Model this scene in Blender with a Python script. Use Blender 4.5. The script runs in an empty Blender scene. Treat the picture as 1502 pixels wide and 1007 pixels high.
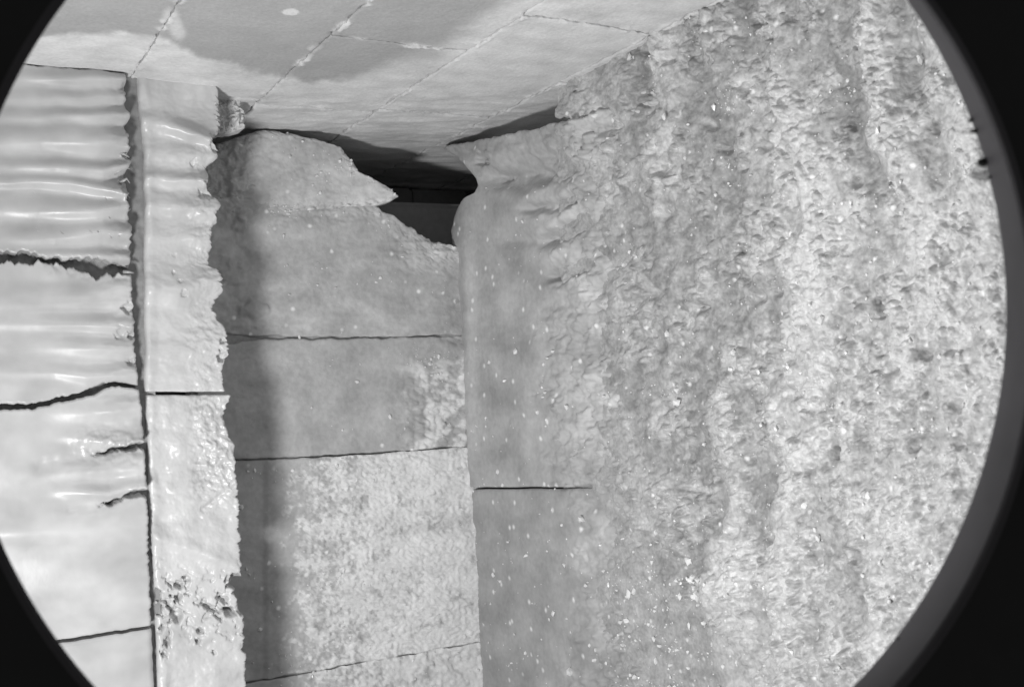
import bpy, math, random
import numpy as np
from mathutils import Matrix, Vector

# ------------------------------------------------------------------ camera, world, lamps, exposure
SC = bpy.context.scene
COL = SC.collection
F = 1550.0                                   # focal length in photograph pixels (1502 wide)
CX, CY = 751.0, 503.5
AX = np.array([0.87044536, 0.49117373, 0.03276044])     # room x in (right, forward, up) of the camera
AY = np.array([-0.48916737, 0.8705045, -0.05419593])    # room y
AZ = np.array([-0.05513772, 0.03114926, 0.99799276])    # room z
EYE = np.array([0.0, 0.0, 1.4])

cam_d = bpy.data.cameras.new('camera')
cam = bpy.data.objects.new('camera', cam_d)
COL.objects.link(cam)
right = (AX[0], AY[0], AZ[0]); fwd = (AX[1], AY[1], AZ[1]); up = (AX[2], AY[2], AZ[2])
cam.matrix_world = Matrix(((right[0], up[0], -fwd[0], EYE[0]), (right[1], up[1], -fwd[1], EYE[1]),
                           (right[2], up[2], -fwd[2], EYE[2]), (0, 0, 0, 1)))
cam_d.sensor_width = 36.0
cam_d.lens = F / 1502.0 * 36.0
cam_d.clip_start = 0.02
cam_d.clip_end = 60.0
cam_d.dof.use_dof = True
cam_d.dof.focus_distance = 2.15
cam_d.dof.aperture_fstop = 8.0
SC.camera = cam

W = bpy.data.worlds.new('World'); SC.world = W; W.use_nodes = True
bg = W.node_tree.nodes['Background']
bg.inputs[0].default_value = (1, 1, 1, 1); bg.inputs[1].default_value = 0.155

def area(name, loc, target, size, watts):
    d = bpy.data.lights.new(name, 'AREA'); d.shape = 'DISK'; d.size = size; d.energy = watts
    o = bpy.data.objects.new(name, d); COL.objects.link(o)
    o.location = loc
    o.rotation_euler = (Vector(target) - Vector(loc)).to_track_quat('-Z', 'Y').to_euler()
    return o
area('unseen_lamp', (-0.12, 0.98, 0.86), (1.15, 1.8, 1.85), 0.19, 24.0)  # unseen key lamp, set so the column throws its shadow on the block wall
area('unseen_lamp', (0.50, 0.72, 2.0), (0.9, 2.0, 1.3), 0.30, 2.5)  # unseen weak fill lamp, added to lift the shade from above

vs = SC.view_settings
vs.view_transform = 'Standard'; vs.look = 'None'; vs.gamma = 1.0; vs.exposure = 0.0; vs.use_curve_mapping = False
SC.cycles.max_bounces = 4

# ------------------------------------------------------------------ maths helpers
def ray(px, py):
    x = (np.asarray(px, float) - CX) / F; z = -(np.asarray(py, float) - CY) / F
    c = np.stack([x, np.ones_like(x), z], -1)
    return np.stack([c @ AX, c @ AY, c @ AZ], -1)
def onplane(axis, value):
    """point where the sight line of a photo position meets the plane (room coordinate axis = value)"""
    def m(px, py):
        r = ray(px, py)
        return r * (value / r[..., axis])[..., None] + EYE
    return m
def project(P):
    Q = np.asarray(P) - EYE
    c = np.outer(Q[..., 0].ravel(), AX) + np.outer(Q[..., 1].ravel(), AY) + np.outer(Q[..., 2].ravel(), AZ)
    return (CX + F * c[:, 0] / c[:, 1]).reshape(Q.shape[:-1]), (CY - F * c[:, 2] / c[:, 1]).reshape(Q.shape[:-1])

def _h(ix, iy, seed):
    n = (ix.astype(np.int64) * 374761393 + iy.astype(np.int64) * 668265263 + seed * 1442695041) & 0xFFFFFFFF
    n = ((n ^ (n >> 13)) * 1274126177) & 0xFFFFFFFF
    return (n ^ (n >> 16)) & 0xFFFFFFFF
def noise(x, y, seed=0):
    x, y = np.broadcast_arrays(np.asarray(x, float), np.asarray(y, float))
    ix = np.floor(x); iy = np.floor(y); fx = x - ix; fy = y - iy
    def g(a, b, dx, dy):
        t = _h(ix + a, iy + b, seed) * (2 * math.pi / 4294967296.0)
        return np.cos(t) * dx + np.sin(t) * dy
    u = fx * fx * fx * (fx * (fx * 6 - 15) + 10); v = fy * fy * fy * (fy * (fy * 6 - 15) + 10)
    a = g(0, 0, fx, fy); b = g(1, 0, fx - 1, fy); c = g(0, 1, fx, fy - 1); d = g(1, 1, fx - 1, fy - 1)
    return 1.5 * ((a * (1 - u) + b * u) * (1 - v) + (c * (1 - u) + d * u) * v)
def fbm(x, y, seed=0, oct=4, gain=0.5):
    s = 0; a = 1.0
    for k in range(oct):
        s = s + a * noise(x * 2.03 ** k + 17.3 * k, y * 2.03 ** k - 9.1 * k, seed + k); a *= gain
    return s
def billow(x, y, seed=0, oct=3, gain=0.5):
    s = 0; a = 1.0
    for k in range(oct):
        s = s + a * (np.abs(noise(x * 2.1 ** k + 5.2 * k, y * 2.1 ** k, seed + k)) * 2 - 0.5); a *= gain
    return s
def cells(x, y, seed=0):
    """distance to the nearest of one jittered point per cell, and that point's own random value"""
    ix = np.floor(x); iy = np.floor(y)
    best = np.full(np.shape(x), 9.0); val = np.zeros(np.shape(x))
    for a in (-1, 0, 1):
        for b in (-1, 0, 1):
            h1 = _h(ix + a, iy + b, seed) / 4294967296.0; h2 = _h(ix + a, iy + b, seed + 77) / 4294967296.0
            d = np.hypot(ix + a + h1 - x, iy + b + h2 - y)
            k = d < best
            best = np.where(k, d, best); val = np.where(k, _h(ix + a, iy + b, seed + 154) / 4294967296.0, val)
    return best, val
def sst(a, b, x):
    t = np.clip((x - a) / (b - a), 0, 1); return t * t * (3 - 2 * t)
def pits(x, y, lst):
    s = 0
    for (px, py, r, d) in lst:
        q = np.hypot(x - px, (y - py)) / r * (1 + 0.5 * noise(x / (r * .8), y / (r * .8), int(px)))
        s = s - d * np.exp(-q ** 6)
    return s
def seg(x, y, pts):
    best = np.full(np.shape(x), 1e9)
    for (a, b), (c, d) in zip(pts[:-1], pts[1:]):
        L = (c - a) ** 2 + (d - b) ** 2
        t = np.clip(((x - a) * (c - a) + (y - b) * (d - b)) / L, 0, 1)
        best = np.minimum(best, np.hypot(x - a - t * (c - a), y - b - t * (d - b)))
    return best
def gouge(x, y, pts, w, d):
    q = seg(x + 0.35 * w * noise(x / w / 1.5, y / w / 1.5, 3), y + 0.35 * w * noise(x / w / 1.5, y / w / 1.5, 4), pts) / w
    return -d * np.exp(-q ** 2)
def side(x, y, pts):
    """+ below the polyline y(x), - above it"""
    xs, ys = zip(*pts)
    return y - np.interp(x, xs, ys)

# ------------------------------------------------------------------ materials
def mat(name, base, rough=0.55, var=0.12, scale=9.0, fine=0.08, fscale=90.0, bump=0.25, bscale=160.0, coat=None,
        coat_rough=0.75, specks=0.0, spec_scale=70.0, spec=0.4, tint=(1, 1, 1), sss=0.0):
    m = bpy.data.materials.new(name); m.use_nodes = True
    nt = m.node_tree; N = nt.nodes; L = nt.links
    b = N['Principled BSDF']
    tc = N.new('ShaderNodeTexCoord')
    def nz(sc, det, dist=0.0):
        n = N.new('ShaderNodeTexNoise'); n.inputs['Scale'].default_value = sc; n.inputs['Detail'].default_value = det
        n.inputs['Distortion'].default_value = dist
        L.new(tc.outputs['Object'], n.inputs['Vector']); return n.outputs['Fac']
    def ma(op, a, c):
        n = N.new('ShaderNodeMath'); n.operation = op
        for i, v in enumerate((a, c)):
            if isinstance(v, (int, float)): n.inputs[i].default_value = v
            else: L.new(v, n.inputs[i])
        return n.outputs[0]
    n1 = nz(scale, 3); n2 = nz(fscale, 2)
    v1 = ma('MULTIPLY', ma('SUBTRACT', n1, 0.5), 4 * var); v2 = ma('MULTIPLY', ma('SUBTRACT', n2, 0.5), 4 * fine)
    val = ma('MULTIPLY', ma('ADD', ma('ADD', v1, v2), 1.0), base)
    rg = rough
    if coat is not None:
        at = N.new('ShaderNodeAttribute'); at.attribute_name = 'coat'
        cv = ma('MULTIPLY', ma('ADD', ma('MULTIPLY', v1, 0.6), ma('ADD', v2, 1.0)), coat)
        k = at.outputs['Fac']
        val = ma('ADD', ma('MULTIPLY', val, ma('SUBTRACT', 1.0, k)), ma('MULTIPLY', cv, k))
        rg = ma('ADD', rough, ma('MULTIPLY', k, coat_rough - rough))
    if specks > 0:
        vo = N.new('ShaderNodeTexVoronoi'); vo.inputs['Scale'].default_value = spec_scale
        L.new(tc.outputs['Object'], vo.inputs['Vector'])
        sel = N.new('ShaderNodeSeparateColor'); L.new(vo.outputs['Color'], sel.inputs[0])
        r = ma('MULTIPLY', ma('GREATER_THAN', sel.outputs[0], 1 - specks), 0.42)
        fall = ma('MAXIMUM', ma('MULTIPLY', ma('SUBTRACT', r, vo.outputs['Distance']), 3.0), 0.0)
        val = ma('ADD', val, ma('MULTIPLY', ma('MINIMUM', fall, 1.0), 0.45))
    val = ma('MINIMUM', ma('MAXIMUM', val, 0.004), 0.86)
    cc = N.new('ShaderNodeCombineColor')
    for i in range(3): L.new(ma('MULTIPLY', val, tint[i]), cc.inputs[i])
    L.new(cc.outputs[0], b.inputs['Base Color'])
    if isinstance(rg, float): b.inputs['Roughness'].default_value = rg
    else: L.new(rg, b.inputs['Roughness'])
    b.inputs['Specular IOR Level'].default_value = spec
    if sss:
        b.inputs['Subsurface Weight'].default_value = sss; b.inputs['Subsurface Radius'].default_value = (1, 1, 1)
        b.inputs['Subsurface Scale'].default_value = 0.006
    bp = N.new('ShaderNodeBump'); bp.inputs['Strength'].default_value = bump; bp.inputs['Distance'].default_value = 0.003
    L.new(nz(bscale * .5, 3), bp.inputs['Height'])
    L.new(bp.outputs[0], b.inputs['Normal'])
    return m

M = {
    'glaze': mat('white_glaze', 0.36, 0.32, 0.07, 7, 0.03, 60, 0.10, 120, coat=0.56, coat_rough=0.33, spec=0.45),
    'filler': mat('joint_filler', 0.24, 0.7, 0.12, 20, 0.1, 90, 0.3, 200),
    'tile': mat('roof_tile_clay', 0.38, 0.62, 0.08, 11, 0.08, 150, 0.3, 300, coat=0.74, coat_rough=0.7),
    'mortar': mat('pale_mortar', 0.34, 0.85, 0.12, 30, 0.12, 120, 0.4, 200),
    'block': mat('refractory_block', 0.44, 0.5, 0.2, 13, 0.10, 90, 0.35, 200, coat=0.80, coat_rough=0.8, specks=0.035, spec_scale=60),
    'smooth': mat('worn_block', 0.35, 0.45, 0.18, 12, 0.10, 80, 0.35, 190, coat=0.6, coat_rough=0.8, specks=0.05, spec_scale=55),
    'crust': mat('sintered_crust', 0.60, 0.34, 0.06, 24, 0.19, 150, 0.9, 260, coat=0.24, coat_rough=0.36, specks=0.05, spec_scale=75),
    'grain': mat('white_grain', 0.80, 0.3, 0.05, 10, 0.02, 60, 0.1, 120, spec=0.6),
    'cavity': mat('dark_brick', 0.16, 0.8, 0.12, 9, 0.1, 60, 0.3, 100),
    'black': mat('blackened_steel', 0.022, 0.7, 0.1, 6, 0.05, 60, 0.1, 120, spec=0.15),
    'sleeve': mat('grey_steel_sleeve', 0.045, 0.6, 0.22, 14, 0.06, 60, 0.08, 100, spec=0.3, tint=(1.0, 0.95, 1.03)),
}

# ------------------------------------------------------------------ object helpers
def tag(o, label=None, cat=None, group=None, kind=None):
    if label: o['label'] = label
    if cat: o['category'] = cat
    if group: o['group'] = group
    if kind: o['kind'] = kind
    return o
def empty(name, loc):
    o = bpy.data.objects.new(name, None); COL.objects.link(o); o.location = loc; o.empty_display_size = 0.1
    return o
def mesh_obj(name, V, faces, m, parent=None, coat=None, smooth=True):
    V = np.asarray(V, float)
    off = np.array(parent.location) if parent is not None and parent.parent is None else np.zeros(3)
    if parent is not None and parent.parent is not None:
        off = np.array(parent.parent.location)
    me = bpy.data.meshes.new(name)
    quads = faces if isinstance(faces, np.ndarray) else None
    if quads is not None:
        n = len(quads); k = quads.shape[1]
        me.vertices.add(len(V)); me.vertices.foreach_set('co', (V - off).ravel().astype(np.float32))
        me.loops.add(n * k); me.loops.foreach_set('vertex_index', quads.ravel().astype(np.int32))
        me.polygons.add(n); me.polygons.foreach_set('loop_start', np.arange(0, n * k, k, dtype=np.int32))
        me.update(calc_edges=True)
    else:
        me.from_pydata([tuple(v) for v in V - off], [], faces)
    me.polygons.foreach_set('use_smooth', np.full(len(me.polygons), smooth))
    if coat is not None:
        a = me.attributes.new('coat', 'FLOAT', 'POINT'); a.data.foreach_set('value', np.asarray(coat, np.float32).ravel())
    me.validate(); me.update()
    me.materials.append(m)
    o = bpy.data.objects.new(name, me); COL.objects.link(o)
    if parent is not None: o.parent = parent
    return o

def resample(pts, n, jag=None, along=0):
    """n points along a traced edge, even in x (along=0) or in y (along=1), with a ragged offset across it"""
    p = np.array(pts, float)
    a, c = p[:, along], p[:, 1 - along]
    if np.any(np.diff(a) <= 0): raise ValueError('edge must run one way: %s' % pts)
    s = np.linspace(a[0], a[-1], n)
    v = np.interp(s, a, c)
    if jag:
        amp, wl, seed = jag[:3]
        L = a[-1] - a[0]; t = s - a[0]
        w = np.clip(np.minimum(t, L - t) / (1.5 * wl), 0, 1)
        d = fbm(t / wl, t * 0 + seed * 3.7, seed, 4, 0.55)
        if len(jag) > 3: d = d + jag[3] * (1 - 3 * np.abs(noise(t / wl * 2.3, t * 0 + 1.5, seed + 40))) * (.5 + 1.2 * noise(t / wl / 5, t * 0 + .7, seed + 41))
        v = v + amp * w * d
    return np.stack([s, v] if along == 0 else [v, s], -1)
def patch(name, to3d, nrm, top, rgt, bot, lft, nu, nv, unit, height, thick, m, parent, jags=(None,) * 4,
          rounds=(4, 4, 4, 4), coat=None, pinch=None):
    """a solid piece: four traced edges on a plane, a relief (heights in photo pixels times unit) and its thickness behind"""
    T = resample(top, nu, jags[0]); R = resample(rgt, nv, jags[1], 1); B = resample(bot, nu, jags[2]); Lf = resample(lft, nv, jags[3], 1)
    s = np.linspace(0, 1, nu)[None, :, None]; t = np.linspace(0, 1, nv)[:, None, None]
    P = (1 - t) * T[None] + t * B[None] + (1 - s) * Lf[:, None] + s * R[:, None] - (
        (1 - s) * (1 - t) * T[0] + s * (1 - t) * T[-1] + (1 - s) * t * B[0] + s * t * B[-1])
    px, py = P[..., 0], P[..., 1]
    s = s[..., 0]; t = t[..., 0]
    Wd = np.hypot(*(R - Lf).T)[:, None]; Ht = np.hypot(*(B - T).T)[None, :]
    h = np.zeros(px.shape)
    for d, r in ((t * Ht, rounds[0]), ((1 - s) * Wd, rounds[1]), ((1 - t) * Ht, rounds[2]), (s * Wd, rounds[3])):
        if r:
            q = np.clip(1 - d / r, 0, 1); h = h - r * (1 - np.sqrt(np.maximum(1 - q * q, 0)))
    edge = np.minimum(np.minimum(t * Ht, (1 - t) * Ht), np.minimum(s * Wd, (1 - s) * Wd))
    h = h + height(px, py, edge) if height else h
    G = to3d(px, py)
    n = np.array(nrm, float)
    G = G + (h * unit)[..., None] * n
    V = G.reshape(-1, 3)
    idx = np.arange(nv * nu).reshape(nv, nu)
    q = np.stack([idx[:-1, :-1], idx[1:, :-1], idx[1:, 1:], idx[:-1, 1:]], -1).reshape(-1, 4)
    loop = np.r_[idx[0, :], idx[1:, -1], idx[-1, -2::-1], idx[-2:0:-1, 0]]
    back = to3d(px, py).reshape(-1, 3)[loop] - n * thick
    nb = len(V); k = len(loop); li = np.arange(k); lj = (li + 1) % k
    mid = V[loop] * 0.7 + back * 0.3
    Vall = np.vstack([V, V[loop], mid, back])
    sk = np.vstack([np.stack([nb + li, nb + lj, nb + k + lj, nb + k + li], -1),
                    np.stack([nb + k + li, nb + k + lj, nb + 2 * k + lj, nb + 2 * k + li], -1)])
    a = Vall[q[0, 1]] - Vall[q[0, 0]]; b = Vall[q[0, 3]] - Vall[q[0, 0]]
    if np.dot(np.cross(a, b), n) < 0: q = q[:, ::-1]; sk = sk[:, ::-1]
    cen = len(Vall); Vall = np.vstack([Vall, back.mean(0)])
    cap = np.stack([nb + 2 * k + li, nb + 2 * k + lj, np.full(k, cen), np.full(k, cen)], -1)
    cap = cap[:, :3]
    faces = np.vstack([q, sk])
    cv = None
    if coat is not None:
        c = np.clip(coat(px, py, edge), 0, 1).ravel()
        cv = np.r_[c, c[loop], c[loop], c[loop], 0]
    tri = [tuple(x) for x in cap]
    o = mesh_obj(name, Vall, np.vstack([faces, np.c_[cap, cap[:, 2] * 0 + cap[:, 0]][:0]]), m, parent, cv)
    o['_'] = 0; del o['_']
    return o, G, px, py

OCT_V = None
def blob_base():
    import bmesh
    bm = bmesh.new(); bmesh.ops.create_icosphere(bm, subdivisions=1, radius=1.0)
    v = np.array([x.co[:] for x in bm.verts]); bm.verts.index_update()
    f = np.array([[x.index for x in fc.verts] for fc in bm.faces]); bm.free()
    return v, f
BV, BF = blob_base()
def grains(name, pts, rad, nrm, m, parent, seed=0, flat=0.95):
    """many small rounded crystals joined in one mesh"""
    rng = np.random.RandomState(seed)
    V = []; Fc = []
    n = np.array(nrm, float)
    for i, (p, r) in enumerate(zip(pts, rad)):
        v = BV * (1 + 0.9 * (rng.rand(len(BV), 1) - 0.5)) * r * (0.55 + 0.9 * rng.rand(3))
        v = v - np.outer(v @ n, n) * (1 - flat)
        V.append(v + p + n * r * .5); Fc.append(BF + i * len(BV))
    o = mesh_obj(name, np.vstack(V), np.vstack(Fc), m, parent, smooth=False)
    o['kind'] = 'stuff'
    return o
def scatter(G, px, py, n, weight, seed, r0, r1):
    rng = np.random.RandomState(seed)
    w = (weight(px, py) * (.06 + np.maximum(0, fbm(px / 55, py / 55, seed, 3)) ** 2)).ravel(); w = np.maximum(w, 0); w = w / w.sum()
    k = rng.choice(px.size, n, replace=False, p=w)
    return G.reshape(-1, 3)[k], r0 + (r1 - r0) * rng.rand(n) ** 4
def tube(name, pts, radii, m, parent, sides=7):
    P = np.array(pts, float); n = len(P); V = []
    for i in range(n):
        t = P[min(i + 1, n - 1)] - P[max(i - 1, 0)]; t /= np.linalg.norm(t)
        a = np.cross(t, (0.3, 1, 0.2)); a /= np.linalg.norm(a); b = np.cross(t, a)
        for k in range(sides):
            w = 2 * math.pi * k / sides
            V.append(P[i] + radii[i] * (math.cos(w) * a + math.sin(w) * b))
    f = [(i * sides + k, i * sides + (k + 1) % sides, (i + 1) * sides + (k + 1) % sides, (i + 1) * sides + k)
         for i in range(n - 1) for k in range(sides)]
    f += [tuple(range(sides - 1, -1, -1)), tuple(range((n - 1) * sides, n * sides))]
    return mesh_obj(name, V, f, m, parent)

HC = 0.6                      # ceiling above the eye
YL, YC, YB, XR = 2.02, 2.045, 2.335, 1.18
NY = (0, -1, 0); NX = (-1, 0, 0); NZ = (0, 0, -1)
UL = 2.02 / 1550.0; UB = 1.5e-3; UR = 1.25e-3

# ------------------------------------------------------------------ roof of brick tiles
roof = empty('ceiling', (0.8, 1.9, EYE[2] + HC)); tag(roof, kind='structure')
def ceil3d(u, v):
    return np.stack([u / 1000, v / 1000, np.full(np.shape(u), EYE[2] + HC)], -1)
COAT_LINE = [(-200, 70), (30, 56), (120, 49), (215, 50), (250, 58), (300, 84), (350, 99), (410, 108), (460, 122), (520, 112), (580, 95), (640, 78), (690, 40), (740, 0), (800, -30), (1300, -60)]
def tile_coat(u, v, edge):
    P = ceil3d(u, v); qx, qy = project(P)
    w = 5 * fbm(qx / 40, qy / 25, 5)
    d = side(qx, qy + w, COAT_LINE)
    soft = 5 + 22 * sst(480, 620, qx)
    c = sst(-soft, soft, d) * (0.85 + 0.25 * fbm(qx / 60, qy / 14, 8))
    c = np.maximum(c, sst(10, 2, edge + 9 * fbm(u / 35, v / 35, 6)) * 0.75 * sst(-.2, .4, noise(u / 70, v / 70, 7)))
    c = np.maximum(c, sst(1.15, 0.9, np.hypot((qx - 426) / 12, (qy - 17) / 5)) * 0.75)
    c = np.maximum(c, sst(16, 4, np.abs(seg(qx, qy, [(250, 22), (262, 48)]))) * .6)
    return c
cx_lines = [-0.44, -0.17, 0.100, 0.368, 0.635, 0.900, 1.176, 1.45, 1.72]
joints = [[0.95, 1.6, 2.35, 3.1], [1.0, 1.85, 2.5, 3.1], [1.05, 1.36, 2.03, 2.6, 3.1], [1.0, 1.40, 2.12, 3.1], [1.1, 1.70, 2.16, 3.1],
          [1.05, 1.50, 2.13, 3.1], [1.0, 1.42, 1.825, 2.22, 3.1], [1.1, 1.6, 2.05, 3.1]]
rr = random.Random(4)
for i in range(8):
    for j in range(len(joints[i]) - 1):
        x0, x1, y0, y1 = [1000 * v for v in (cx_lines[i], cx_lines[i + 1], joints[i][j], joints[i][j + 1])]
        g = 1.3; x0 += g; x1 -= g; y0 += g; y1 -= g
        dz = rr.uniform(-1.5, 1.5); tx = rr.uniform(-2, 2); ty = rr.uniform(-2, 2); sd = 50 + i * 9 + j
        def th(u, v, e, dz=dz, tx=tx, ty=ty, sd=sd, x0=x0, x1=x1, y0=y0, y1=y1):
            qx, qy = project(ceil3d(u, v))
            return (3.2 * sst(-5, 5, side(qx, qy + 5 * fbm(qx / 40, qy / 25, 5), COAT_LINE)) * sst(470, 380, qx) * sst(190, 240, qx) + dz + tx * ((u - x0) / (x1 - x0) - .5) + ty * ((v - y0) / (y1 - y0) - .5) + 1.2 * fbm(u / 90, v / 90, sd) + 0.35 * fbm(u / 14, v / 14, sd + 3)
                    - 5.0 * sst(9, 0, e) * np.maximum(0, noise(u / 22, v / 22, sd + 5) - .05) + 2.2 * sst(11, 3, e + 9 * fbm(u / 35, v / 35, 6)) * sst(-.2, .4, noise(u / 70, v / 70, 7)) * (1 + fbm(u / 12, v / 12, sd + 6))
                    + 3.5 * fbm(qx / 80, qy / 9, 9, 3) * sst(115, 165, qy))
        patch('roof_tile', ceil3d, NZ, [(x0, y0), (x1, y0)], [(x1, y0), (x1, y1)], [(x0, y1), (x1, y1)], [(x0, y0), (x0, y1)],
              90, max(60, int((y1 - y0) / 4.5)), 0.001, th, 0.03, M['tile'], roof, (((1.9, 17, sd),) * 4), (1.5,) * 4, tile_coat)
mesh_obj('mortar_bed', [(-0.5, 0.9, EYE[2] + HC + .007), (1.8, 0.9, EYE[2] + HC + .007), (1.8, 3.2, EYE[2] + HC + .007), (-0.5, 3.2, EYE[2] + HC + .007),
                        (-0.5, 0.9, EYE[2] + HC + .1), (1.8, 0.9, EYE[2] + HC + .1), (1.8, 3.2, EYE[2] + HC + .1), (-0.5, 3.2, EYE[2] + HC + .1)],
         [(0, 3, 2, 1), (4, 5, 6, 7), (0, 1, 5, 4), (1, 2, 6, 5), (2, 3, 7, 6), (3, 0, 4, 7)], M['mortar'], roof, smooth=False)

# ------------------------------------------------------------------ glazed slabs on the left
PL = onplane(1, YL)
base_l = PL(np.array(100.), np.array(1240.))
slabs = empty('glazed_wall', base_l)
tag(slabs, 'white glazed wall of rippled, cracked slabs at the far left', 'wall', kind='thing')
def ridge(x, y, pts, w, a):
    xs, ys = zip(*pts)
    d = (y - np.interp(x, xs, ys)) / w
    return a * np.where(d < 0, np.exp(-(d / 1.6) ** 2), np.exp(-d * d))
RIDGES1 = (([(-260, 112), (90, 116), (150, 120), (190, 117)], 9, .8), ([(-260, 140), (100, 146), (190, 142)], 8, .6), ([(-260, 166), (120, 171), (188, 170)], 9, .8),
           ([(-260, 200), (60, 206), (190, 214)], 15, 1.2), ([(-260, 236), (80, 246), (150, 252), (190, 246)], 8, .9), ([(-260, 262), (100, 270), (150, 278), (190, 289)], 9, 1.1),
           ([(-260, 300), (140, 310), (190, 306)], 11, 1.0), ([(-260, 345), (80, 350), (150, 340), (190, 347)], 13, 1.0), ([(-260, 366), (190, 380)], 8, .7))
def tear(x, y, pts, w, d, x0):
    xs, ys = zip(*pts)
    k = sst(x0, xs[-1], x + 14 * noise(x / 11, y / 30, 35))
    q = (y - np.interp(x, xs, ys) + 2.5 * fbm(x / 9, y / 40, 36, 2)) / (0.8 + w * k * (.7 + .6 * noise(x / 13, .4, 37)))
    return -d * np.minimum(1, 2.2 * k) * np.exp(-q ** 4) + 3.5 * k * np.exp(-((q + 1.7) / .8) ** 2)
def slab1(x, y, e):
    g = 0.22 + 0.78 * sst(-60, 185, x)
    R = 0
    for pts, w, a in RIDGES1: R = R + ridge(x, y + 3 * noise(x / 50, y / 50, 14), pts, w, a)
    k = sst(140, 190, x)
    h = 15 * g * R - 13 * k * (1 - np.minimum(R, 1)) + 3 * fbm(x / 150, y / 70, 11, 2)
    h = h + 1.6 * k * fbm(x / 16, y / 10, 12, 3)
    return h + pits(x, y, [(186, 128, 8, 8), (188, 228, 6, 8), (184, 260, 6, 10), (184, 280, 7, 10), (190, 190, 6, 8)])
def slab2(x, y, e):
    h = 3 * fbm(x / 160, y / 90, 21, 2) + 1.5 * fbm(x / 30, y / 14, 22, 2) * sst(120, 195, x)
    for pts, w, a in (([(-200, 470), (120, 476), (195, 480)], 9, 10), ([(-200, 430), (130, 430), (195, 422)], 10, 9), ([(-200, 452), (195, 442)], 7, 5), ([(-200, 505), (100, 508), (195, 512)], 11, 8), ([(-200, 540), (80, 545), (125, 552), (195, 548)], 9, 9)):
        h = h + ridge(x, y, pts, w, a * (.25 + .75 * sst(20, 190, x)))
    h = h - 4 * sst(25, 0, y - np.interp(x, [0, 100, 190], [372, 386, 396])) * np.maximum(0, noise(x / 9, y / 9, 24) + .3) * sst(40, 90, x)
    return h + pits(x, y, [(188, 452, 8, 8), (192, 492, 5, 8), (178, 488, 8, 4), (192, 532, 5, 7)])
def slab3(x, y, e):
    h = 2.6 * fbm(x / 150, y / 100, 31, 2) + 1.2 * fbm(x / 30, y / 16, 32, 2) * sst(90, 200, x) * sst(760, 680, y)
    h = h + tear(x, y, [(60, 684), (100, 676), (130, 668), (165, 661), (190, 656), (216, 653)], 7, 30, 120) + gouge(x, y, [(60, 682), (130, 668), (214, 654)], 11, 4)
    h = h + tear(x, y, [(105, 748), (140, 741), (165, 738), (180, 730), (195, 723), (218, 722)], 7, 30, 130) + gouge(x, y, [(100, 746), (150, 740), (190, 728)], 10, 3)
    h = h + ridge(x, y, [(0, 600), (120, 606), (205, 596)], 12, 9 * sst(40, 200, x)) + ridge(x, y, [(0, 690), (120, 690), (212, 684)], 12, 8 * sst(40, 200, x)) + ridge(x, y, [(0, 780), (120, 775), (214, 768)], 18, 5) + ridge(x, y, [(0, 640), (100, 640), (160, 650), (212, 645)], 9, 10 * sst(60, 180, x)) + ridge(x, y, [(0, 715), (120, 722), (160, 724), (200, 712)], 8, 10 * sst(60, 150, x))
    h = h + 3 * fbm(x / 14, y / 10, 33, 3) * sst(90, 150, x) * np.exp(-((y - 655) / 22) ** 2) * sst(215, 190, x)
    return h
def slab4(x, y, e):
    return 2.5 * fbm(x / 150, y / 110, 41, 2)
def gcoat(sd):
    return lambda x, y, e: 0.5 + 0.35 * fbm(x / 80, y / 50, sd, 3)
j_r = (4.2, 13, 3, 0.8)
sl = []
sl.append(patch('slab', PL, NY, [(-260, 72), (35, 94), (120, 101), (184, 106)], [(184, 106), (186, 200), (188, 300), (191, 391)], [(-260, 352), (0, 369), (40, 370), (80, 380), (120, 379), (150, 381), (191, 391)], [(-260, 72), (-260, 352)], 260, 170, UL, slab1, 0.06, M['glaze'], slabs, ((2.0, 18, 1), (5.0, 22, 2, 0.5), (4, 12, 3), None), (3, 4, 3, 0), gcoat(61)))
sl.append(patch('slab', PL, NY, [(-260, 362), (0, 382), (50, 384), (90, 389), (118, 400), (140, 407), (158, 401), (176, 405), (192, 403)], [(192, 402), (196, 480), (203, 565)], [(-260, 600), (0, 592), (42, 592), (80, 584), (120, 574), (150, 562), (175, 559), (203, 565)], [(-260, 362), (-260, 600)], 260, 120, UL, slab2, 0.06, M['glaze'], slabs, ((5, 11, 5), (3.2, 20, 6, 0.6), (2.2, 14, 7), None), (3, 4, 3, 0), gcoat(62)))
sl.append(patch('slab', PL, NY, [(-260, 608), (0, 600), (42, 600), (80, 592), (130, 582), (150, 572), (175, 566), (204, 571)], [(204, 571), (211, 655), (216, 740), (222, 917)], [(-260, 985), (95, 937), (150, 928), (222, 917)], [(-260, 608), (-260, 985)], 260, 180, UL, slab3, 0.06, M['glaze'], slabs, ((2.2, 14, 9), (2.0, 16, 8, 0.7), (1.0, 20, 9), None), (3, 4, 2, 0), gcoat(63)))
sl.append(patch('slab', PL, NY, [(-260, 990), (95, 942), (150, 933), (223, 922)], [(223, 922), (235, 1240)], [(-260, 1240), (235, 1240)], [(-260, 990), (-260, 1240)], 120, 80, UL, slab4, 0.06, M['glaze'], slabs, ((1.0, 20, 9), (1.2, 14, 8), None, None), (3, 4, 2, 0), gcoat(64)))
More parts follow.
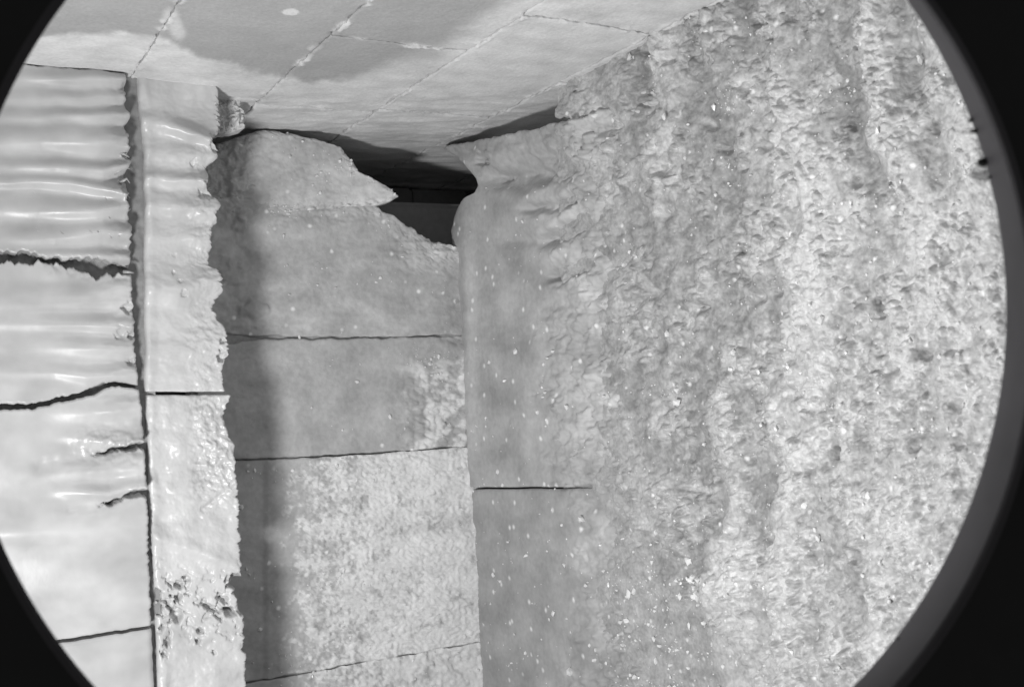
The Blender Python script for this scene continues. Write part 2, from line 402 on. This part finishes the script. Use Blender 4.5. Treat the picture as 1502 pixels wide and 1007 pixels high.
# thin strings of glaze pulled across the gap
rng = np.random.RandomState(3)
for pts in ([(168, 254), (176, 250), (184, 246), (192, 247)], [(175, 222), (182, 226), (190, 230)], [(160, 272), (172, 278), (182, 283), (191, 290)], [(176, 268), (186, 262), (191, 268)],
            [(178, 308), (186, 310), (192, 306)], [(182, 398), (190, 399), (197, 400)], [(183, 165), (189, 163)]):
    p = np.array(pts, float)
    P3 = onplane(1, YL - 0.008)(p[:, 0], p[:, 1])
    P3[0, 1] += .006; P3[-1, 1] += 0.004
    tube('glaze_string', P3, np.linspace(0.0035, 0.0012, len(p)), M['glaze'], slabs)
PF = onplane(1, YL + 0.032)
def fillh(x, y, e): return 3 * fbm(x / 10, y / 30, 71, 3) + 2 * billow(x / 8, y / 8, 72)
patch('joint_filler', PF, NY, [(-300, 95), (215, 108)], [(215, 108), (245, 1240)], [(-300, 1240), (245, 1240)], [(-300, 95), (-300, 1240)], 120, 260, UL, fillh, 0.04, M['filler'], slabs, rounds=(0, 0, 0, 0))

# ------------------------------------------------------------------ glazed column
PC = onplane(1, YC)
colm = empty('glazed_column', PC(np.array(295.), np.array(1240.)))
tag(colm, 'narrow bright glazed column with ragged right edge, beside the dark slot', 'column', kind='thing')
def lip(x, y):
    l = np.interp(y, [112, 200, 400, 577, 800, 1007], [203, 210, 212, 212, 222, 232])
    d = x - l
    return 2.4 * np.exp(-((d - 8 + 3 * noise(y / 40, .3, 88)) / 8) ** 2) * (1 + .6 * noise(y / 55, .7, 89))
def col1(x, y, e):
    h = lip(x, y) + 2 * fbm(x / 60, y / 40, 81, 2) - 6 * np.exp(-((y - 150) / 22) ** 2) * sst(230, 270, x)
    g = sst(215, 300, x)
    for pts, w, a in (([(205, 180), (240, 184), (280, 200), (325, 215)], 9, 11), ([(205, 225), (320, 232)], 10, 5), ([(205, 262), (240, 265), (290, 268), (320, 280)], 8, 10), ([(205, 300), (260, 306), (320, 312)], 12, 9),
                      ([(205, 345), (320, 350)], 12, 5), ([(205, 425), (260, 428), (320, 412)], 16, 10), ([(205, 520), (320, 510)], 18, 5)):
        h = h + ridge(x, y + 3 * noise(x / 30, y / 30, 84), pts, w, 1.6 * a * (.6 + .4 * g))
    h = h + 1.8 * fbm(x / 16, y / 11, 82, 3) * sst(255, 300, x) * sst(190, 230, y) + 0.5 * fbm(x / 14, y / 9, 83, 2)
    return h + pits(x, y, [(316, 214, 9, 9), (305, 282, 10, 8), (256, 374, 3, 1), (254, 400, 3, 2), (262, 413, 3, 2), (268, 432, 5, 3), (325, 523, 7, 12), (325, 500, 4, 8), (283, 240, 5, 3)])
def col2(x, y, e):
    h = lip(x, y) + 4 * fbm(x / 50, y / 45, 91, 2)
    k = sst(265, 300, x) * sst(780, 690, y)
    h = h + k * (3.0 * fbm(x / 13, y / 9, 92, 3) + 2 * fbm(x / 24, y / 14, 93)) + gouge(x, y, [(345, 705), (320, 730), (298, 747)], 3.5, 4)
    h = h + ridge(x, y, [(220, 785), (270, 800), (310, 815), (350, 835)], 9, 7) + ridge(x, y, [(220, 640), (350, 645)], 20, 3) + gouge(x, y, [(230, 762), (260, 755), (290, 765)], 12, 3)
    d, v = cells(x / 13, y / 13, 94)
    zone = np.exp(-((y - 885) / 38) ** 2) * np.clip(0.35 + np.abs(x - 290) / 60, 0, 1)
    h = h - 14 * zone * sst(.22, .5, fbm(x / 15, y / 12, 94, 2, .4) + .1 * v)
    return h + 0.6 * fbm(x / 10, y / 8, 96, 3) + pits(x, y, [(229, 874, 7, 26), (232, 893, 8, 26), (264, 857, 6, 18), (274, 849, 5, 14), (262, 877, 6, 22), (260, 903, 9, 24), (308, 891, 6, 20), (338, 898, 8, 20), (346, 852, 10, 30), (245, 941, 6, 16), (241, 958, 5, 12), (294, 925, 4, 14), (291, 940, 4, 12), (314, 957, 3, 8), (330, 880, 6, 16), (277, 870, 3, 10), (301, 886, 4, 12), (317, 896, 4, 12), (237, 920, 4, 10)])
right1 = [(322, 132), (322, 188), (318, 197), (309, 206), (309, 214), (319, 222), (317, 232), (302, 245), (306, 262), (299, 272), (312, 290), (323, 300), (315, 312), (317, 326), (308, 340), (310, 365), (304, 392), (319, 398), (325, 428), (311, 452), (322, 470), (331, 482), (333, 520), (326, 545), (330, 574)]
right2 = [(339, 579), (337, 588), (331, 592), (329, 615), (336, 640), (344, 650), (345, 690), (350, 720), (352, 800), (352, 846), (345, 858), (350, 885), (357, 905), (359, 960), (364, 1060), (372, 1240)]
patch('block', PC, NY, [(201, 112), (260, 116), (300, 121), (316, 124), (322, 132)], right1, [(212, 574), (330, 574)], [(201, 112), (204, 160), (211, 230), (212, 300), (211, 420), (213, 500), (212, 574)], 120, 330, UL, col1, 0.05, M['glaze'], colm,
      (None, (2.4, 9, 83, .9), (.5, 20, 2), (1.0, 40, 5)), (2, 4, 2, 6), lambda x, y, e: gcoat(65)(x, y, e) + .4)
patch('block', PC, NY, [(213, 579), (339, 579)], right2, [(242, 1240), (372, 1240)], [(213, 579), (217, 650), (219, 740), (226, 850), (231, 1007), (242, 1240)], 120, 380, UL, col2, 0.05, M['glaze'], colm,
      ((.5, 20, 2), (2.4, 9, 84, .7), None, (.8, 40, 6)), (2, 4, 0, 5), lambda x, y, e: gcoat(66)(x, y, e) + .4)

# crumbled mortar where the column meets the roof
PM = onplane(1, 2.14)
lump = empty('mortar_lump', PM(np.array(340.), np.array(192.)))
tag(lump, 'grey crumbling mortar lump between the glazed column top and the roof', 'mortar', kind='thing')
patch('crumb', PM, NY, [(300, 128), (345, 128), (366, 142)], [(366, 142), (352, 158), (362, 174), (358, 188), (345, 192)], [(300, 196), (325, 194), (345, 192)], [(300, 128), (300, 196)], 60, 60, UB,
      lambda x, y, e: 8 * fbm(x / 18, y / 18, 101) + 4 * billow(x / 9, y / 9, 102), 0.05, M['crust'], lump, (None, (4, 10, 5), (3, 10, 6), None), (3, 6, 6, 0))

# ------------------------------------------------------------------ worn block wall in the middle
PB = onplane(1, YB)
wallb = empty('block_wall', PB(np.array(520.), np.array(1240.)))
tag(wallb, 'stack of grey worn blocks with a broken top behind the glazed column', 'wall', kind='thing')
def lumps_left(x, y):
    return pits(x, y, [(352, 215, 13, -6), (350, 268, 16, -9), (360, 315, 12, -6), (352, 330, 10, -5), (372, 455, 16, -5), (345, 400, 20, -4)])
def b1(x, y, e):
    return 1.2 + 3 * fbm(x / 70, y / 50, 111) + .9 * fbm(x / 16, y / 16, 112) - 6 * sst(385, 355, x) * (1 + fbm(x / 20, y / 20, 113)) + lumps_left(x, y) + 9 * sst(480, 580, x) * sst(230, 285, y) + 2.2 * billow(x / 12, y / 12, 114) * sst(20, 2, e) + 1.2 * billow(x / 10, y / 8, 117) * np.exp(-((y - 308) / 14) ** 2)
def b2(x, y, e):
    k = sst(540, 640, x) * sst(430, 340, y)
    return 2.5 * fbm(x / 80, y / 60, 121) + .8 * fbm(x / 16, y / 16, 122) + lumps_left(x, y) - 2 * sst(395, 350, x) * (1 + fbm(x / 20, y / 20, 113)) + 4 * k * billow(x / 15, y / 13, 123) + 1.6 * billow(x / 11, y / 9, 124) * sst(345, 310, y) - 3 * sst(635, 668, x) * sst(370, 400, y)
def b3(x, y, e):
    k = sst(560, 640, x) * sst(500, 560, y)
    return 2 + 2 * fbm(x / 90, y / 60, 131) + .6 * fbm(x / 14, y / 14, 132) + 3.5 * k * billow(x / 16, y / 13, 133) + gouge(x, y, [(650, 496), (690, 503)], 6, 6) - 4 * sst(655, 672, x) * sst(560, 520, y)
def b4(x, y, e):
    k = sst(420, 470, x + 14 * fbm(x / 25, y / 25, 141))
    return 1 + 2 * fbm(x / 90, y / 60, 142) + k * (3 + 1.6 * billow(x / 9, y / 8, 143, 3) + 1.5 * fbm(x / 30, y / 24, 144)) + gouge(x, y, [(600, 790), (640, 778), (690, 768)], 9, 5) - 3 * sst(395, 385, x)
def b5(x, y, e):
    return 2 + 2 * fbm(x / 60, y / 40, 151) + sst(420, 480, x) * 2.0 * billow(x / 10, y / 9, 152, 3) + pits(x, y, [(640, 960, 14, 6), (670, 968, 12, 5)])
def c4(x, y, e):
    k = sst(395, 520, x + 40 * fbm(x / 24, y / 24, 145, 4) - 40 * sst(690, 665, y))
    d, v = cells(x / 4.5, y / 4.5, 147); d2, v2 = cells(x / 11, y / 11, 148)
    c = sst(.0, 1.05, k * (0.74 + .35 * sst(480, 680, x) + .45 * fbm(x / 36, y / 28, 146, 4, .65)) + (.7 * (v - .5) + .35 * (v2 - .5)) * sst(0, .25, k))
    return c - .4 * np.exp(-((y - 778 + (x - 600) * .2) / 11) ** 2) * sst(560, 640, x)
def c3(x, y, e):
    return sst(.1, .7, sst(545, 660, x) * (0.5 + 1.1 * fbm(x / 26, y / 22, 135, 5))) * sst(510, 550, y) * .8
def c1(x, y, e):
    return 0.15 + .55 * sst(430, 575, x) * sst(200, 280, y) + .3 * fbm(x / 60, y / 40, 116) - .3 * sst(385, 350, x)
def c2(x, y, e):
    return .05 + .5 * sst(590, 660, x) * sst(420, 350, y) * (0.6 + fbm(x / 20, y / 20, 126)) + .35 * fbm(x / 60, y / 40, 127)
B = []
patch('mortar_bed', onplane(1, YB + .010), NY, [(280, 300), (560, 315), (620, 352), (740, 375)], [(740, 375), (760, 1240)], [(280, 1240), (760, 1240)], [(280, 300), (280, 1240)], 60, 120, UB, lambda x, y, e: fbm(x / 20, y / 20, 109), 0.05, M['mortar'], wallb, rounds=(0, 0, 0, 0))
B.append(patch('block', PB, NY, [(290, 218), (340, 204), (362, 195), (385, 190), (408, 191), (440, 199), (468, 209)], [(468, 209), (503, 217), (512, 230), (530, 252), (556, 268), (574, 278), (583, 289), (570, 297), (552, 302)], [(290, 312), (400, 312), (480, 306), (552, 302)], [(290, 218), (290, 312)], 190, 110, UB, b1, 0.10, M['block'], wallb, ((3, 20, 111), (2.4, 16, 112), (1.2, 20, 5), None), (12, 9, 0, 0), c1))
B.append(patch('block', PB, NY, [(290, 290), (400, 290), (480, 289), (532, 291), (550, 300), (585, 322), (610, 338), (640, 356), (700, 366)], [(700, 366), (702, 430), (704, 490)], [(290, 488), (390, 492), (560, 494), (704, 491)], [(290, 290), (290, 488)], 220, 130, UB, b2, 0.12, M['block'], wallb, ((3.2, 14, 121, .4), None, (1.8, 30, 5), None), (2.5, 2, 2, 0), c2))
B.append(patch('block', PB, NY, [(290, 508), (340, 502), (390, 495.5), (560, 495.5), (630, 493), (708, 492.5)], [(708, 492.5), (716, 652)], [(290, 674), (345, 674), (480, 668), (600, 660), (716, 652)], [(290, 510), (290, 673)], 220, 110, UB, b3, 0.12, M['block'], wallb, ((1.8, 26, 131), None, (1.4, 34, 6), None), (2.5, 3, 1.5, 0), c3))
B.append(patch('block', PB, NY, [(290, 676), (345, 675.5), (480, 669.5), (600, 661.5), (717, 653.5)], [(717, 653.5), (722, 800), (726, 936)], [(290, 1015), (410, 993), (520, 972), (620, 955), (726, 936)], [(290, 677), (290, 1014)], 260, 210, UB, b4, 0.12, M['block'], wallb, ((1.4, 26, 141), None, (1.6, 24, 7), None), (1.5, 3, 2, 0), c4))
B.append(patch('block', PB, NY, [(290, 1017), (410, 994), (520, 973), (620, 956), (726, 937)], [(726, 937), (736, 1240)], [(290, 1240), (736, 1240)], [(290, 1017), (290, 1240)], 220, 130, UB, b5, 0.12, M['block'], wallb, ((1.6, 30, 151), None, None, None), (2, 3, 0, 0), c4))
for i, (n_, wf) in enumerate(((70, lambda x, y: sst(385, 400, x) * (1 + 2 * sst(300, 270, np.abs(y - 300)))), (70, lambda x, y: sst(385, 400, x) * (1 + 6 * sst(360, 310, y))),
                              (90, lambda x, y: sst(395, 420, x) * (.4 + 4 * sst(560, 640, x))), (110, lambda x, y: sst(360, 380, x) * (x < 560) * 1.0 + .3), (40, lambda x, y: sst(360, 380, x)))):
    o, G, gx, gy = B[i]
    p, r = scatter(G, gx, gy, n_, lambda x, y: wf(x, y) * (x > 350) * (y < 1010), 200 + i, 0.0013, 0.0046)
    grains('white_grains', p, r, NY, M['grain'], o, 300 + i)

# ------------------------------------------------------------------ dark space behind the broken blocks
cav = empty('cavity_wall', (1.1, 2.62, EYE[2] + 0.1))
tag(cav, 'dark brick wall and ledge seen deep inside the hole under the roof', 'wall', kind='thing')
def boxm(name, x0, x1, y0, y1, z0, z1, m, parent, bev=0.006):
    import bmesh
    bm = bmesh.new(); bmesh.ops.create_cube(bm, size=1.0)
    for v in bm.verts:
        v.co = ((x0 + x1) / 2 + v.co.x * (x1 - x0), (y0 + y1) / 2 + v.co.y * (y1 - y0), (z0 + z1) / 2 + v.co.z * (z1 - z0))
    bmesh.ops.bevel(bm, geom=bm.edges[:], offset=bev, segments=2, affect='EDGES')
    V = np.array([v.co[:] for v in bm.verts]); bm.verts.index_update(); fc = [tuple(v.index for v in f.verts) for f in bm.faces]; bm.free()
    return mesh_obj(name, V, fc, m, parent, smooth=False)
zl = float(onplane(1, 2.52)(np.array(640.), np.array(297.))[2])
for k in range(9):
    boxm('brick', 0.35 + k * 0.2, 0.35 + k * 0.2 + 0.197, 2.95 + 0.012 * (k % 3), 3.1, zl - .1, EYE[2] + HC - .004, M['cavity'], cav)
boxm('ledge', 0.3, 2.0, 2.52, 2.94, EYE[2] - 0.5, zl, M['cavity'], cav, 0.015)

# ------------------------------------------------------------------ right-hand wall: two worn blocks and the sintered crust
PR = onplane(0, XR)
wr = empty('crusted_wall', PR(np.array(1000.), np.array(1240.)))
tag(wr, 'large rough wall on the right covered with lumpy pale sintered crust', 'wall', kind='thing')
def dome(d, r): return np.sqrt(np.maximum(0, 1 - (d / r) ** 2))
def nodules(x, y, sd):
    wx = noise(x / 18, y / 18, sd + 1); wy = noise(x / 18, y / 18, sd + 2)
    d1, v1 = cells(x / 34 + .6 * wx, y / 34 + .6 * wy, sd + 183)
    d2, v2 = cells(x / 15 + .5 * wy, y / 15 + .5 * wx, sd + 184)
    d3, v3 = cells(x / 7.5 + .3 * wx, y / 7.5, sd + 193)
    return 10 * v1 ** 2 * sst(.75, 0, d1) + 7.0 * v2 ** 2 * dome(d2, .62) + 3.4 * v3 ** 1.5 * dome(d3, .6)
def streaks(x, y):
    xs = x + 30 * fbm(x / 140, y / 160, 181, 3) - np.interp(y, [0, 130, 300, 1000], [-60, -35, 20, 10])
    return fbm(xs / 75, y / 600, 197, 2, .45)
def rub(x, y, e):
    h = 4 * fbm(x / 90, y / 70, 161, 3) + .8 * fbm(x / 18, y / 18, 162)
    h = h + 5 * np.exp(-((x - np.interp(y, [200, 300, 500, 716], [700, 685, 688, 695])) / 9) ** 2) * sst(320, 400, y)
    h = h + 1.7 * (gouge(x, y, [(725, 262), (750, 266), (782, 256)], 15, 14) + gouge(x, y, [(760, 240), (800, 232), (820, 225)], 14, 8) + pits(x, y, [(704, 233, 9, 9), (728, 260, 8, 6)]))
    h = h + 1.7 * (gouge(x, y, [(775, 305), (812, 303), (838, 293)], 9, 12) + gouge(x, y, [(800, 352), (835, 338), (852, 325)], 10, 15) + gouge(x, y, [(745, 350), (790, 355)], 12, 5) + gouge(x, y, [(810, 405), (840, 398), (860, 385)], 9, 12) + gouge(x, y, [(800, 255), (830, 248)], 12, 8))
    h = h + ridge(x, y, [(790, 345), (812, 330), (845, 305)], 8, 6) * np.exp(-((x - 820) / 30) ** 2) + ridge(x, y, [(790, 390), (850, 350)], 9, 6) * np.exp(-((x - 825) / 30) ** 2)
    h = h + gouge(x, y, [(836, 460), (826, 490), (806, 520)], 3.5, 3) + gouge(x, y, [(826, 558), (808, 570), (780, 579)], 3, 3)
    k = sst(770, 860, x + 25 * fbm(x / 30, y / 30, 165)) * .9 + sst(280, 220, y) * .5
    return h - 18 * sst(835, 935, x + 20 * fbm(x / 40, y / 40, 167, 3)) + k * (5 * fbm(x / 26, y / 24, 163, 3, .55) + 1.2 * fbm(x / 9, y / 9, 164, 2) + nodules(x, y, 11))
def rlb(x, y, e):
    k = sst(800, 900, x + 25 * fbm(x / 30, y / 30, 175))
    return 2.5 * fbm(x / 90, y / 80, 171, 3) + 1.0 * fbm(x / 20, y / 20, 172) + - 18 * sst(835, 935, x + 20 * fbm(x / 40, y / 40, 167, 3)) + k * (4 * fbm(x / 24, y / 20, 173, 3, .55) + nodules(x, y, 12)) + gouge(x, y, [(700, 775), (720, 790), (740, 786)], 9, 3)
def rcoat(x, y, e):
    return .34 + .35 * fbm(x / 70, y / 60, 166) + .4 * sst(760, 900, x) * (.4 + fbm(x / 30, y / 30, 167)) + .45 * np.exp(-((x - np.interp(y, [200, 300, 500, 716], [705, 688, 692, 698])) / 13) ** 2) * sst(250, 330, y) * sst(720, 560, y)
UBk = patch('worn_block', PR, NX, [(646, 217), (690, 206), (740, 197), (775, 191), (808, 182), (850, 172), (960, 120)], [(960, 120), (960, 714)], [(669, 715), (760, 714), (880, 713), (960, 714)],
      [(646, 217), (664, 228), (678, 241), (686, 252), (695, 262), (697, 272), (690, 284), (676, 291), (666, 308), (659, 340), (662, 370), (662, 420), (660, 492), (663, 580), (667, 650), (669, 715)], 230, 320, UR, rub, 0.10, M['smooth'], wr,
      ((2.5, 18, 161), None, (.6, 30, 5), (1.2, 26, 163)), (4, 0, 3, 8), rcoat)
LBk = patch('worn_block', PR, NX, [(670, 718), (760, 717), (880, 716), (960, 717)], [(960, 717), (970, 1240)], [(690, 1240), (970, 1240)], [(670, 718), (674, 850), (680, 960), (690, 1240)], 230, 260, UR, rlb, 0.10, M['smooth'], wr,
      ((.6, 30, 5), None, None, (1.0, 26, 164)), (3, 0, 0, 5), lambda x, y, e: rcoat(x, y, e) - .3)
UBk[0]['label'] = 'upper smooth waxy block with gouges beside the hole'
LBk[0]['label'] = 'lower smooth block dotted with white grains'

def crust(x, y, e):
    a = math.radians(-32); xr = x * math.cos(a) + y * math.sin(a); yr = -x * math.sin(a) + y * math.cos(a)
    lim = np.interp(y, [0, 100, 180, 260, 430, 600, 716, 850, 930, 1007, 1200], [760, 800, 800, 850, 860, 880, 890, 900, 1000, 1040, 1060])
    ramp = sst(-60, 230, x - lim + 60 * fbm(x / 60, y / 60, 180, 4, .6))
    h = -9 + 15 * ramp + 22 * sst(1100, 1450, x) - 12 * sst(230, 60, y)
    st = streaks(x, y)
    h = h + 15 * ramp * st
    h = h + 8 * ramp * np.exp(-((x + 12 * noise(y / 60, 0.5, 9) - np.interp(y, [100, 180, 300, 520], [905, 935, 966, 975])) / 10) ** 2) * sst(520, 300, y) * sst(60, 130, y)
    sm = (.5 + .5 * sst(-10, 90, x - lim)) * (1 - .6 * sst(780, 860, y) * sst(120, 30, x - lim))
    patchy = sst(-.35, .35, fbm(x / 60, y / 100, 195, 3) + .5 * st)
    h = h + sm * (3.0 * fbm(xr / 36, yr / 15, 185, 2, .5) * (.2 + .8 * sst(500, 800, y)) + (.35 + .8 * patchy) * nodules(x, y, 0) + 3 * fbm(x / 60, y / 60, 186, 2, .5))
    d4, v4 = cells(x / 48, y / 48, 187)
    h = h - 11 * (v4 > .72) * sst(.30 + .1 * noise(x / 12, y / 12, 188), .04, d4) * ramp
    return h + pits(x, y, [(1157, 25, 9, 14), (1108, 32, 12, 12), (1124, 52, 8, 10), (1070, 45, 12, 6), (1255, 185, 7, 10), (925, 150, 12, 9), (955, 152, 14, 10), (888, 175, 20, 10), (818, 185, 14, 14), (870, 195, 26, 10), (1310, 450, 12, 14), (1395, 190, 10, 8), (1320, 205, 8, 8), (1240, 200, 8, 7)])
def ccoat(x, y, e):
    st = streaks(x, y)
    patchy = sst(-.35, .35, fbm(x / 60, y / 100, 195, 3) + .5 * st)
    d2, v2 = cells(x / 15, y / 15, 184); d3, v3 = cells(x / 7.5, y / 7.5, 193)
    c = .66 - .3 * patchy - .55 * st + .5 * (v3 - .5) * (.4 + .6 * patchy) + .3 * (v2 - .5) + .25 * fbm(x / 14, y / 14, 190, 3, .6)
    lim = np.interp(y, [0, 100, 180, 260, 430, 600, 716, 850, 930, 1007, 1200], [760, 800, 800, 850, 860, 880, 890, 900, 1000, 1040, 1060])
    c = c + .15 * sst(1040, 900, x) * sst(250, 350, y) + .15 * sst(170, 40, y) * sst(1150, 1000, x) - .3 * sst(1250, 1450, x)
    near = sst(110 + 90 * sst(760, 860, y), -10, x - lim + 50 * fbm(x / 40, y / 40, 198, 3))
    return c * (1 - .7 * near) + .7 * near * (.5 + .08 * sst(740, 860, y) + .3 * fbm(x / 20, y / 20, 199, 3))
CR = patch('sintered_crust', PR, NX, [(800, 40), (870, -10), (1100, -160), (1330, -330)], [(1330, -330), (1560, 100), (1640, 600), (1640, 1240)], [(820, 1240), (1640, 1240)], [(800, 40), (808, 120), (812, 190), (815, 300), (820, 700), (830, 1240)], 560, 900, UR, crust, 0.16, M['crust'], wr, rounds=(0, 0, 0, 0), coat=ccoat)
CR[0]['label'] = 'thick lumpy pale crust with vertical streaks'
p, r = scatter(UBk[1], UBk[2], UBk[3], 95, lambda x, y: (x > 690) * (x < 905) * (y > 260) * (1 + sst(450, 600, y)), 401, .0013, .0056); grains('white_grains', p, r, NX, M['grain'], UBk[0], 501)
p, r = scatter(LBk[1], LBk[2], LBk[3], 120, lambda x, y: (x > 692) * (x < 940) * (y < 1015.), 402, .0014, .0062); grains('white_grains', p, r, NX, M['grain'], LBk[0], 502)
p, r = scatter(CR[1], CR[2], CR[3], 220, lambda x, y: (x > 880) * (x < 1460) * (y > 20) * (y < 1010) * (1 + 5 * sst(800, 900, y) * sst(1150, 980, x)), 403, .0013, .0055); grains('white_grains', p, r, NX, M['grain'], CR[0], 503)

p, r = scatter(CR[1], CR[2], CR[3], 900, lambda x, y: (x > 900) * (x < 1470) * (y > 20) * (y < 1010.), 405, .0009, .0026); grains('white_grains', p, r, NX, M['grain'], CR[0], 505)  # tiniest crystals, their white colour standing in for sparkling glints
p, r = scatter(CR[1], CR[2], CR[3], 170, lambda x, y: (x > 860) * (x < 1090) * (y < 1010) * sst(760, 880, y) * sst(1090, 980, x), 404, .0014, .0058); grains('white_grains', p, r, NX, M['grain'], CR[0], 504)

# ------------------------------------------------------------------ black round border of the image, built as a plate before the camera
def incam(px, py, depth):
    c = np.array([(px - CX) / F, 1.0, -(py - CY) / F]) * depth
    return np.array([c @ AX, c @ AY, c @ AZ]) + EYE
def axis_pt(right_, f_, up_):
    return np.array([right_ * AX[0] + f_ * AX[1] + up_ * AX[2], right_ * AY[0] + f_ * AY[1] + up_ * AY[2], right_ * AZ[0] + f_ * AZ[1] + up_ * AZ[2]]) + EYE
DN, DF = 0.68, 0.735
port = empty('image_border', axis_pt(0, DN, -0.75))
tag(port, 'black plate with a large round hole in a grey steel sleeve, added for the black round border of the image', 'viewing port', kind='thing')
NS = 192
def ring(cx, cy, R, depth, dr=0.0):  # circle centre and radius in image pixels, scaled to a chosen camera depth
    x0 = (cx - CX) / F * depth; z0 = -(cy - CY) / F * depth; r = R / F * depth + dr
    return [axis_pt(x0 + r * math.cos(a), depth, z0 + r * math.sin(a)) for a in np.linspace(0, 2 * math.pi, NS, endpoint=False)]
def strip(rings):
    f = []
    for i in range(len(rings) - 1):
        f += [(i * NS + k, i * NS + (k + 1) % NS, (i + 1) * NS + (k + 1) % NS, (i + 1) * NS + k) for k in range(NS)]
    return [v for r in rings for v in r], f
near = ring(724, 478, 788, DN); far = ring(690, 456, 786, DF)
nb = ring(724, 478, 788, DN + .002, .002); n0 = ring(724, 478, 788, DN, .007)
fo = ring(690, 456, 786, DF + .0015, .004); fo2 = ring(690, 456, 786, DF, .012)
V, fc = strip([n0, ring(724, 478, 788, DN - .002, .004), near, nb, far, fo, fo2])
mesh_obj('sleeve', V, fc, M['sleeve'], port)
def square(depth, hx=.85, hz=.65):
    out = []
    for a in np.linspace(0, 2 * math.pi, NS, endpoint=False):
        c, s = math.cos(a), math.sin(a); k = min(hx / max(abs(c), 1e-6), hz / max(abs(s), 1e-6))
        out.append(axis_pt(k * c, depth, k * s))
    return out
V, fc = strip([ring(724, 478, 788, DN, .006), square(DN), square(DF), fo2])
mesh_obj('plate', V, fc, M['black'], port, smooth=False)
for i, (a, b, r) in enumerate(((1424, 180, .003), (1431, 196, .0034), (1444, 242, .004), (1452, 262, .0018), (1318, 938, .0018))):
    d = DF - .004
    grains('soot_grain', [incam(a, b, d)], [r], (0, 0, 1), M['black'], port, 600 + i, 1.0)['kind'] = 'part'
for o in port.children:
    if 'kind' in o: del o['kind']
